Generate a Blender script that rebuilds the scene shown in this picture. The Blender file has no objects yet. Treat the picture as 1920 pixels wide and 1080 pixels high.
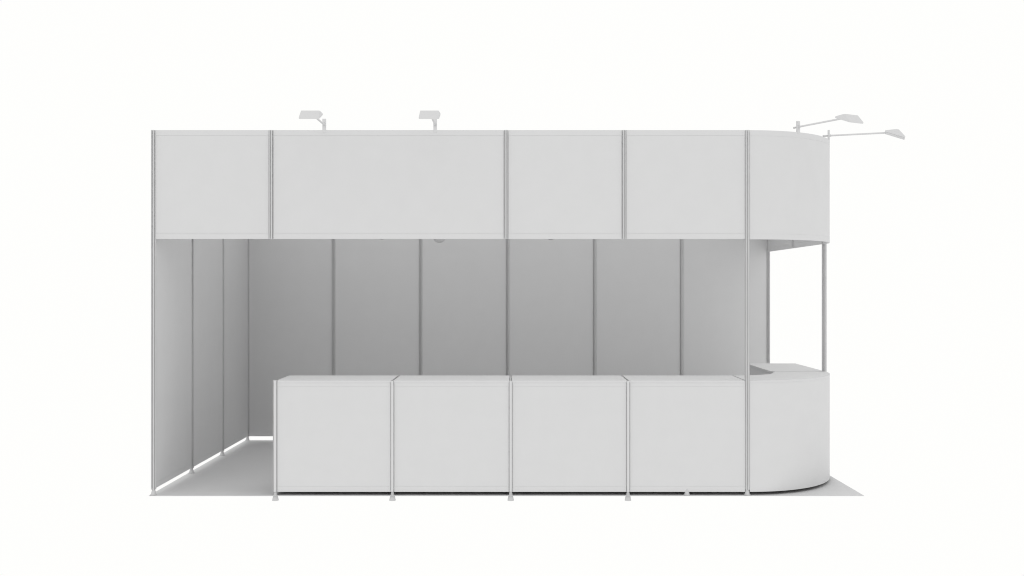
import bpy, bmesh, math
from mathutils import Matrix, Vector

scene = bpy.context.scene
COL = scene.collection

# ------------------------------------------------------------------ render
scene.render.engine = 'CYCLES'
scene.cycles.max_bounces = 8
scene.cycles.diffuse_bounces = 1
scene.view_settings.view_transform = 'Standard'
scene.view_settings.look = 'None'
scene.view_settings.exposure = 0
scene.view_settings.gamma = 1
scene.view_settings.use_curve_mapping = False
scene.cycles.filter_width = 1.1

# white studio surround: an even, shadowless light from all sides
w = bpy.data.worlds.new('World'); scene.world = w; w.use_nodes = True
bg = w.node_tree.nodes['Background']
LIGHT = 1.0
bg.inputs['Color'].default_value = (0.995, 0.995, 0.982, 1)
bg.inputs['Strength'].default_value = LIGHT

# --------------------------------------------------------------- materials
def mat(name, v, rough=0.75, spec=0.15, var=0.006, scale=6.0, bump=0.0):
    m = bpy.data.materials.new(name); m.use_nodes = True
    nt = m.node_tree; b = nt.nodes['Principled BSDF']
    tc = nt.nodes.new('ShaderNodeTexCoord')
    n = nt.nodes.new('ShaderNodeTexNoise'); n.inputs['Scale'].default_value = scale
    n.inputs['Detail'].default_value = 4
    nt.links.new(tc.outputs['Object'], n.inputs['Vector'])
    r = nt.nodes.new('ShaderNodeValToRGB')
    a, c = v - var, v + var
    r.color_ramp.elements[0].position = 0.3; r.color_ramp.elements[0].color = (a, a, a * 1.012, 1)
    r.color_ramp.elements[1].position = 0.7; r.color_ramp.elements[1].color = (c, c, c * 1.012, 1)
    nt.links.new(n.outputs['Fac'], r.inputs['Fac'])
    nt.links.new(r.outputs['Color'], b.inputs['Base Color'])
    b.inputs['Roughness'].default_value = rough
    b.inputs['Specular IOR Level'].default_value = spec
    return m

ALB = 0.686 / LIGHT
M_PANEL = mat('matt_grey_panel', ALB)
M_POST = mat('satin_grey_post', ALB * 0.98, rough=0.55, scale=14)
M_FOOT = mat('grey_plastic_foot', ALB * 0.88, rough=0.6, scale=30)
M_TOP = mat('matt_grey_worktop', ALB, scale=4)
M_FLOOR = mat('matt_grey_flooring', ALB, scale=3)
M_LAMP = mat('matt_grey_lamp', ALB, scale=20)
M_LENS = mat('frosted_lamp_lens', ALB * 0.95, rough=0.4, scale=30)

# ------------------------------------------------------------ mesh helpers
def box(bm, x0, x1, y0, y1, z0, z1):
    v = [bm.verts.new((x, y, z)) for z in (z0, z1) for (x, y) in ((x0, y0), (x1, y0), (x1, y1), (x0, y1))]
    for f in ((3, 2, 1, 0), (4, 5, 6, 7), (0, 1, 5, 4), (1, 2, 6, 5), (2, 3, 7, 6), (3, 0, 4, 7)):
        bm.faces.new([v[i] for i in f])

def prism(bm, pts, z0, z1):
    a = [bm.verts.new((x, y, z0)) for x, y in pts]
    b = [bm.verts.new((x, y, z1)) for x, y in pts]
    n = len(pts)
    for i in range(n):
        j = (i + 1) % n
        bm.faces.new((a[i], a[j], b[j], b[i]))
    bm.faces.new(a[::-1]); bm.faces.new(b)

def lathe(bm, prof, n=28, cx=0, cy=0):
    rings = []
    for r, z in prof:
        rings.append([bm.verts.new((cx + r * math.cos(2 * math.pi * i / n), cy + r * math.sin(2 * math.pi * i / n), z)) for i in range(n)])
    for a, b in zip(rings, rings[1:]):
        for i in range(n):
            j = (i + 1) % n
            bm.faces.new((a[i], a[j], b[j], b[i]))
    bm.faces.new(rings[0][::-1]); bm.faces.new(rings[-1])

def arc_slab(bm, c, r0, r1, z0, z1, n=72, a0=-90.0, a1=0.0):
    ring = []
    for i in range(n + 1):
        t = math.radians(a0 + (a1 - a0) * i / n)
        cs, sn = math.cos(t), math.sin(t)
        ring.append([bm.verts.new((c[0] + r * cs, c[1] + r * sn, z)) for r, z in ((r0, z0), (r1, z0), (r1, z1), (r0, z1))])
    for p, q in zip(ring, ring[1:]):
        for k in range(4):
            l = (k + 1) % 4
            bm.faces.new((p[k], q[k], q[l], p[l]))
    bm.faces.new(ring[0]); bm.faces.new(ring[-1][::-1])

def rod(bm, p, q, r, n=16):
    p, q = Vector(p), Vector(q)
    d = (q - p)
    m = Matrix.Translation((p + q) / 2) @ d.to_track_quat('Z', 'Y').to_matrix().to_4x4()
    bmesh.ops.create_cone(bm, cap_ends=True, segments=n, radius1=r, radius2=r, depth=d.length, matrix=m)

def build(name, fn, material, parent=None, loc=(0, 0, 0), rot=0.0, bevel=0.0, smooth=False):
    bm = bmesh.new(); fn(bm)
    bmesh.ops.recalc_face_normals(bm, faces=bm.faces)
    me = bpy.data.meshes.new(name); bm.to_mesh(me); bm.free()
    me.materials.append(material)
    o = bpy.data.objects.new(name, me); COL.objects.link(o)
    o.location = loc; o.rotation_euler = (0, 0, rot)
    if parent: o.parent = parent
    if bevel:
        md = o.modifiers.new('Bevel', 'BEVEL'); md.width = bevel; md.segments = 2; md.limit_method = 'ANGLE'
    if smooth:
        for p in me.polygons: p.use_smooth = True
        me.set_sharp_from_angle(angle=math.radians(35))
    return o

def share(src, name, parent, loc=(0, 0, 0), rot=0.0):
    o = src.copy(); o.name = name; COL.objects.link(o); o.parent = parent
    o.location = loc; o.rotation_euler = (0, 0, rot)
    return o

def thing(name, label, cat, loc=(0, 0, 0), rot=0.0, group=None):
    o = bpy.data.objects.new(name, None); COL.objects.link(o)
    o.empty_display_size = 0.1
    o.location = loc; o.rotation_euler = (0, 0, rot)
    o['label'] = label; o['category'] = cat
    if group: o['group'] = group
    return o

# -------------------------------------------------------------- dimensions
CAM_Z, CAM_D = 1.756, 8.447
TOP = 3.095            # top of fascia and walls
FAS = 2.172            # underside of the fascia
RAIL = 0.047
PB = 0.052             # underside of the wall panels
CT = 0.971             # worktop height
CB = 0.028             # underside of the counters
XL, XR, XC = -3.041, 2.945, 1.995
YB = 3.0
CX, CY, R = 2.015, 0.920, 0.920    # centre and radius of the rounded corner

# aluminium post: octagon with a slot in its faces
def post_profile(a=0.020, slots=range(8), gw=0.0043, gd=0.0094):
    h = a * math.tan(math.radians(22.5))
    pts = []
    for k in range(8):
        t = math.radians(45 * k)
        n = Vector((math.cos(t), math.sin(t))); s = Vector((-n.y, n.x))
        pts.append(n * a - s * h)
        if k in slots:
            for u, d in ((-gw, a), (-gw, a - 0.0014), (-0.0064, a - 0.0020), (-0.0040, a - gd), (0.0040, a - gd), (0.0064, a - 0.0020), (gw, a - 0.0014), (gw, a)):
                pts.append(n * d + s * u)
    return [(p.x, p.y) for p in pts]

FULL = post_profile()
COUNTER = post_profile(slots=(0, 1, 3, 4, 5, 7, 2), gw=0.0060, gd=0.0094)   # plain front face

def foot_fn(bm):
    lathe(bm, [(0.0285, 0.001), (0.0285, 0.0045), (0.0225, 0.0065), (0.019, 0.022), (0.0125, 0.045), (0.007, 0.066), (0.005, 0.080)])
def counter_foot_fn(bm):
    lathe(bm, [(0.0275, -0.046), (0.0275, -0.043), (0.0195, -0.004), (0.0165, 0.003), (0.0115, 0.022), (0.0075, 0.040), (0.006, 0.055)])

_cache = {}
def post(parent, x, y, z0=PB - 0.004, z1=TOP, kind='full', foot=True):
    key = (kind, z0, z1)
    prof = FULL if kind == 'full' else COUNTER
    if key in _cache:
        o = share(_cache[key], 'post', parent, (x, y, 0))
    else:
        o = build('post', lambda bm: prism(bm, prof, z0, z1), M_POST, parent, (x, y, 0)); _cache[key] = o
    if foot:
        fk = 'f' + kind
        if fk in _cache:
            share(_cache[fk], 'foot', o)
        else:
            _cache[fk] = build('foot', foot_fn if kind == 'full' else counter_foot_fn, M_FOOT, o, smooth=True)
    return o

def infill(parent, p, q, z0, z1, name='panel', inset=0.0212, th=0.006, rails=(True, True)):
    """flat panel between two post axes, with a rail above and below it"""
    p, q = Vector(p), Vector(q); d = q - p; L = d.length; ang = math.atan2(d.y, d.x)
    gap = 0.0007
    zb = z0 + (RAIL + gap if rails[0] else 0); zt = z1 - (RAIL + gap if rails[1] else 0)
    def fn(bm):
        box(bm, inset + 0.0005, L - inset - 0.0005, -th, th, zb, zt)
        box(bm, 0.0155, L - 0.0155, -th * 0.4, th * 0.4, z0 + 0.003, z1 - 0.003)
    o = build(name, fn, M_PANEL, parent, (p.x, p.y, 0), ang)
    if rails[0]:
        build('bottom_rail', lambda bm: box(bm, inset, L - inset, -th - 0.0005, th + 0.0005, z0, z0 + RAIL), M_PANEL, o)
    if rails[1]:
        build('top_rail', lambda bm: box(bm, inset, L - inset, -th - 0.0005, th + 0.0005, z1 - RAIL, z1), M_PANEL, o)
    return o

# ------------------------------------------------------------------- floor
fl = build('floor', lambda bm: box(bm, -3.072, 2.978, -0.031, 3.055, -0.0035, 0.0), M_FLOOR)
fl['kind'] = 'structure'

# --------------------------------------------------------------- left wall
t = thing('side_wall', 'tall grey left side wall of three narrow receding panels', 'wall', (XL, 0, 0))
for i in range(3):
    infill(t, (0, i), (0, i + 1), PB, TOP)
for i in range(4):
    post(t, 0, i)

# --------------------------------------------------------------- back wall
t = thing('back_wall', 'long shaded grey back wall of six panels behind the counters', 'wall', (0, YB, 0))
xs = [XL, -2.05, -1.05, -0.05, 0.95, 1.95, XR]
for a, b in zip(xs, xs[1:]):
    infill(t, (a, 0), (b, 0), PB, TOP, inset=0.0200)
for x in xs[1:]:
    post(t, x, 0)

# ------------------------------------------------------------------ fascia
t = thing('fascia_board', 'long flat grey fascia spanning the front above the opening, four panels', 'fascia', (0, 0, 0))
xs = [XL, -2.043, -0.05, 0.95, XC]
for a, b in zip(xs, xs[1:]):
    infill(t, (a, 0), (b, 0), FAS, TOP)
for x in xs[1:-1]:
    post(t, x, 0, FAS, TOP, foot=False)

t = thing('fascia_board', 'curved grey fascia rounding the right front corner above the curved counter', 'fascia', (0, 0, 0))
zf, zt = FAS - 0.003, TOP - 0.001
def cf(bm):
    arc_slab(bm, (CX, CY), R - 0.008, R + 0.008, zf + RAIL + 0.0004, zt - RAIL - 0.0004)
    arc_slab(bm, (CX, CY), R - 0.003, R + 0.0065, zf + 0.006, zt - 0.006, a0=-89.6, a1=-0.4)
p = build('curved_panel', cf, M_PANEL, t, smooth=True)
build('bottom_rail', lambda bm: arc_slab(bm, (CX, CY), R - 0.0083, R + 0.0083, zf, zf + RAIL), M_PANEL, p, smooth=True)
build('top_rail', lambda bm: arc_slab(bm, (CX, CY), R - 0.0083, R + 0.0083, zt - RAIL, zt), M_PANEL, p, smooth=True)

t = thing('fascia_board', 'grey side fascia above the open right side, seen from inside', 'fascia', (XR, 0, 0))
infill(t, (0, 0.945), (0, 1.95), FAS, TOP)
infill(t, (0, 1.95), (0, YB), FAS, TOP)
post(t, 0, 1.95, FAS, TOP, foot=False)

# --------------------------------------------------- free standing uprights
for x, y, lab in ((XC, 0, 'slotted grey post in front where the straight and curved counters meet'),
                  (XR, 0.945, 'slotted grey post rising from the right end of the curved counter')):
    t = thing('support_post', lab, 'post', (x, y, 0), group='free standing slotted posts')
    build('shaft', lambda bm: prism(bm, FULL, PB - 0.004, TOP), M_POST, t)
    build('foot', foot_fn, M_FOOT, t, smooth=True)

# ---------------------------------------------------------------- counters
DEP = 0.49
cxs = [-2.007, -1.014, -0.011, 0.984, 1.980]
clabels = ['grey counter cabinet at the left end of the row',
           'grey counter cabinet second from the left, beside the end cabinet',
           'grey counter cabinet third from the left in the straight row',
           'grey counter cabinet beside the tall front post, next to the curved counter']
for i in range(4):
    L = cxs[i + 1] - cxs[i]
    t = thing('counter', clabels[i], 'counter', (cxs[i], 0, 0), group='straight counter cabinets')
    last = i == 3
    Lp = L + (0.015 if last else 0)
    def front(bm, Lp=Lp, last=last):
        e = Lp - (0.0205 if last else 0.0148)
        s = 0.0205 if i == 0 else 0.0148
        box(bm, s, e, -0.0085, 0.006, CB + RAIL + 0.0005, CT - 0.0495)
        box(bm, 0.0155, Lp - 0.0155, -0.003, 0.003, CB + 0.005, CT - 0.03)
    fp = build('front_panel', front, M_PANEL, t)
    s = 0.0205 if i == 0 else 0.0148
    e = Lp - (0.0205 if last else 0.0148)
    build('bottom_rail', lambda bm: box(bm, s, e, -0.0088, 0.007, CB, CB + RAIL), M_PANEL, fp)
    build('top_rail', lambda bm: box(bm, s, e, -0.0088, 0.007, CT - 0.049, CT - 0.0175), M_PANEL, fp)
    build('back_panel', lambda bm: box(bm, 0.021, L - 0.021, DEP - 0.012, DEP - 0.002, CB + 0.09, CT - 0.018), M_PANEL, t)
    if i == 0:
        build('end_panel', lambda bm: box(bm, -0.008, 0.006, 0.021, DEP - 0.021, CB, CT - 0.018), M_PANEL, t)
    # worktop, leaving a narrow channel over the posts
    x0 = 0.021 if i == 0 else 0.011
    x1 = L - (0.007 if last else 0.011)
    def worktop(bm):
        if i == 0:
            prism(bm, [(x0, -0.011), (x1, -0.011), (x1, DEP), (x0 - 0.012, DEP), (x0 - 0.012, 0.022), (x0, 0.022)], CT - 0.017, CT)
        elif last:
            prism(bm, [(x0, -0.011), (x1, -0.011), (x1, DEP), (x0, DEP)], CT - 0.017, CT)
        else:
            box(bm, x0, x1, -0.011, DEP, CT - 0.017, CT)
    build('countertop', worktop, M_TOP, t)
    build('cross_rail', lambda bm: box(bm, -0.007, 0.007, 0.022, DEP - 0.022, CT - 0.055, CT - 0.010), M_POST, t)
    post(t, 0, 0, 0.030, CT + 0.0015 - (0.0 if i == 0 else 0.004), kind='counter')
    post(t, 0, DEP - 0.02, 0.030, CT - 0.018, kind='counter')
    if last:
        build('foot', foot_fn, M_FOOT, t, (0.500, 0.0, 0), smooth=True)
        build('centre_post', lambda bm: prism(bm, FULL, PB - 0.004, CT - 0.06), M_POST, t, (0.500, 0.030, 0))

# curved counter
t = thing('curved_counter', 'curved grey counter rounding the right front corner of the booth', 'counter', (0, 0, 0))
p = build('curved_front_panel', lambda bm: arc_slab(bm, (CX, CY), R - 0.006, R + 0.0085, CB, CT - 0.0175), M_PANEL, t, smooth=True)
build('inner_panel', lambda bm: arc_slab(bm, (CX, CY), 0.437, 0.447, CB + 0.09, CT - 0.018, n=40), M_PANEL, t, smooth=True)
def curved_top(bm):
    n = 72; ro = R + 0.0095; pts = [(1.987, CY - ro)]
    pts += [(CX + ro * math.cos(math.radians(a)), CY + ro * math.sin(math.radians(a))) for a in [-90 + 90 * k / n for k in range(n + 1)]]
    pts += [(CX + 0.455, CY), (CX + 0.455, CY - 0.036), (CX + 0.427, CY - 0.036)]
    pts += [(CX + 0.430 * math.cos(math.radians(a)), CY + 0.430 * math.sin(math.radians(a))) for a in [-5.5 - 84.5 * k / 40 for k in range(41)]]
    pts += [(1.987, CY - 0.430)]
    prism(bm, pts, CT - 0.017, CT)
build('countertop', curved_top, M_TOP, t)
post(t, CX + 0.436, CY + 0.004, 0.030, CT - 0.060, kind='counter')

# side counter
t = thing('side_counter', 'short straight grey counter running back along the open right side', 'counter', (XR, 0.945, 0))
SL = 0.975
build('outer_panel', lambda bm: box(bm, -0.008, 0.008, 0.021, SL - 0.02, CB, CT - 0.018), M_PANEL, t)
build('inner_panel', lambda bm: box(bm, -0.500, -0.488, 0.021, SL - 0.02, CB + 0.09, CT - 0.018), M_PANEL, t)
build('end_panel', lambda bm: box(bm, -0.478, -0.022, SL - 0.012, SL - 0.002, CB, CT - 0.018), M_PANEL, t)
build('countertop', lambda bm: prism(bm, [(-0.4775, -0.006), (0.004, -0.006), (0.004, SL), (-0.505, SL), (-0.505, 0.012), (-0.4775, 0.012)], CT - 0.017, CT), M_TOP, t)
post(t, 0, SL - 0.02, 0.030, CT - 0.018, kind='counter')
post(t, -0.495, SL - 0.02, 0.030, CT - 0.018, kind='counter')

# -------------------------------------------------------------- floodlights
ZA = CAM_Z + 1.385
def make_flood():
    t = thing('floodlight', '', 'floodlight', group='arm floodlights clamped to the fascia top')
    # local +x points outward along the arm, origin on the fascia axis at floor height
    build('bracket', lambda bm: box(bm, -0.009, 0.009, -0.015, 0.015, TOP - 0.020, CAM_Z + 1.435), M_LAMP, t, bevel=0.0015)
    def arm(bm):
        rod(bm, (-0.052, 0, ZA), (0.510, 0, ZA), 0.0078)
    build('arm', arm, M_LAMP, t, smooth=True)
    build('clamp_screw', lambda bm: rod(bm, (0.007, 0, ZA), (0.020, 0, ZA), 0.011, 12), M_LAMP, t)
    gi, go = (0.478, ZA + 0.002), (0.642, ZA - 0.060)
    ti, to = (0.553, ZA + 0.019), (0.594, ZA + 0.015)
    def head(bm):
        n = Vector((go[0] - gi[0], go[1] - gi[1])).normalized(); up = Vector((-n.y, n.x)) * 0.012
        wv, wt, b = 0.080, 0.073, 0.010
        def ring(i, o_, wd, bv=b):
            (ix, iz), (ox, oz) = i, o_
            fx = (ox - ix); fz = (oz - iz); q = min(bv / math.hypot(fx, fz), 0.3)
            return [(ix + fx * q, -wd, iz + fz * q), (ox - fx * q, -wd, oz - fz * q), (ox, -wd + bv, oz), (ox, wd - bv, oz),
                    (ox - fx * q, wd, oz - fz * q), (ix + fx * q, wd, iz + fz * q), (ix, wd - bv, iz), (ix, -wd + bv, iz)]
        r0 = ring(gi, go, wv)
        r1 = ring((gi[0] + up.x, gi[1] + up.y), (go[0] + up.x, go[1] + up.y), wv)
        r2 = ring(ti, to, wt)
        rs = [[bm.verts.new(v) for v in r] for r in (r0, r1, r2)]
        for a, c in zip(rs, rs[1:]):
            for k in range(8):
                l = (k + 1) % 8
                bm.faces.new((a[k], a[l], c[l], c[k]))
        bm.faces.new(rs[0]); bm.faces.new(rs[2])
    h = build('lamp_head', head, M_LAMP, t)
    def lens(bm):
        n = Vector((go[0] - gi[0], go[1] - gi[1])).normalized(); dn = Vector((n.y, -n.x)) * 0.002
        a = Vector(gi) + n * 0.012 + dn; c = Vector(go) - n * 0.012 + dn; d2 = -dn * 1.5
        vs = []
        for off in (Vector((0, 0)), d2):
            for (pt, s) in ((a, -1), (c, -1), (c, 1), (a, 1)):
                vs.append(bm.verts.new((pt.x + off.x, s * 0.066, pt.y + off.y)))
        for f in ((0, 1, 2, 3), (4, 5, 6, 7), (0, 1, 5, 4), (1, 2, 6, 5), (2, 3, 7, 6), (3, 0, 4, 7)):
            bm.faces.new([vs[k] for k in f])
    build('lens', lens, M_LENS, h)
    return t

def copy_tree(o, parent=None):
    c = o.copy(); COL.objects.link(c)
    if parent: c.parent = parent
    for ch in list(o.children): copy_tree(ch, c)
    return c

def on_curve(phi):
    a = math.radians(phi)
    return (CX + R * math.sin(a), CY - R * math.cos(a)), math.radians(phi - 90)

proto = make_flood()
(ax, ay), ar = on_curve(29)
(bx, by), br = on_curve(70)
spots = [(-1.593, 0, math.radians(-90), 'leftmost grey floodlight on the straight fascia, near the left corner'),
         (-0.652, 0, math.radians(-90), 'grey floodlight above the middle of the longest fascia panel'),
         (ax, ay, ar, 'grey long-armed floodlight on the curved fascia, nearer its front post'),
         (bx, by, br, 'rightmost grey floodlight, its arm reaching furthest right from the curved fascia')]
for i, (x, y, r, lab) in enumerate(spots):
    o = proto if i == 0 else copy_tree(proto)
    o.location = (x, y, 0); o.rotation_euler.z = r; o['label'] = lab

# ---------------------------------------------- lamps hanging inside the stand
YL = 1.5
t = thing('ceiling_beam', 'slim grey beam across the stand carrying the hanging lamps', 'beam', (0, YL, 0))
build('beam', lambda bm: box(bm, XL + 0.009, XR - 0.010, -0.012, 0.012, TOP - 0.050, TOP - 0.004), M_POST, t)
def make_pendant():
    t = thing('hanging_lamp', '', 'lamp', group='round lamps hanging behind the fascia')
    r = 0.066
    def dome(bm):
        prof = [(0.006, 0.0)] + [(r * math.sin(math.radians(a)), r - r * math.cos(math.radians(a))) for a in range(10, 125, 8)] + [(0.020, r * 1.72), (0.012, r * 1.85)]
        lathe(bm, prof, 36)
    build('lamp_head', dome, M_LAMP, t, smooth=True)
    build('rod', lambda bm: rod(bm, (0, 0, r * 1.7), (0, 0, TOP - 0.050 - 2.207), 0.006), M_LAMP, t, smooth=True)
    return t
proto = make_pendant()
for i, (px, z, lab) in enumerate(((824, 2.207, 'round grey lamp hanging below the long fascia panel, middle of three, half visible'),
                                 (715.5, 2.2405, 'grey lamp left of the middle one, only a sliver under the fascia'),
                                 (1033, 2.2360, 'grey lamp right of the middle one, only a sliver under the fascia'))):
    o = proto if i == 0 else copy_tree(proto)
    o.location = ((px - 960) / 1866.7 * (CAM_D + YL), YL, z); o['label'] = lab

# ------------------------------------------------------------------ camera
cam = bpy.data.cameras.new('camera'); co = bpy.data.objects.new('camera', cam); COL.objects.link(co)
cam.lens = 35; cam.sensor_width = 36; cam.sensor_fit = 'HORIZONTAL'
cam.clip_start = 0.1; cam.clip_end = 200
co.location = (0, -CAM_D, CAM_Z); co.rotation_euler = (math.radians(90), 0, 0)
scene.camera = co
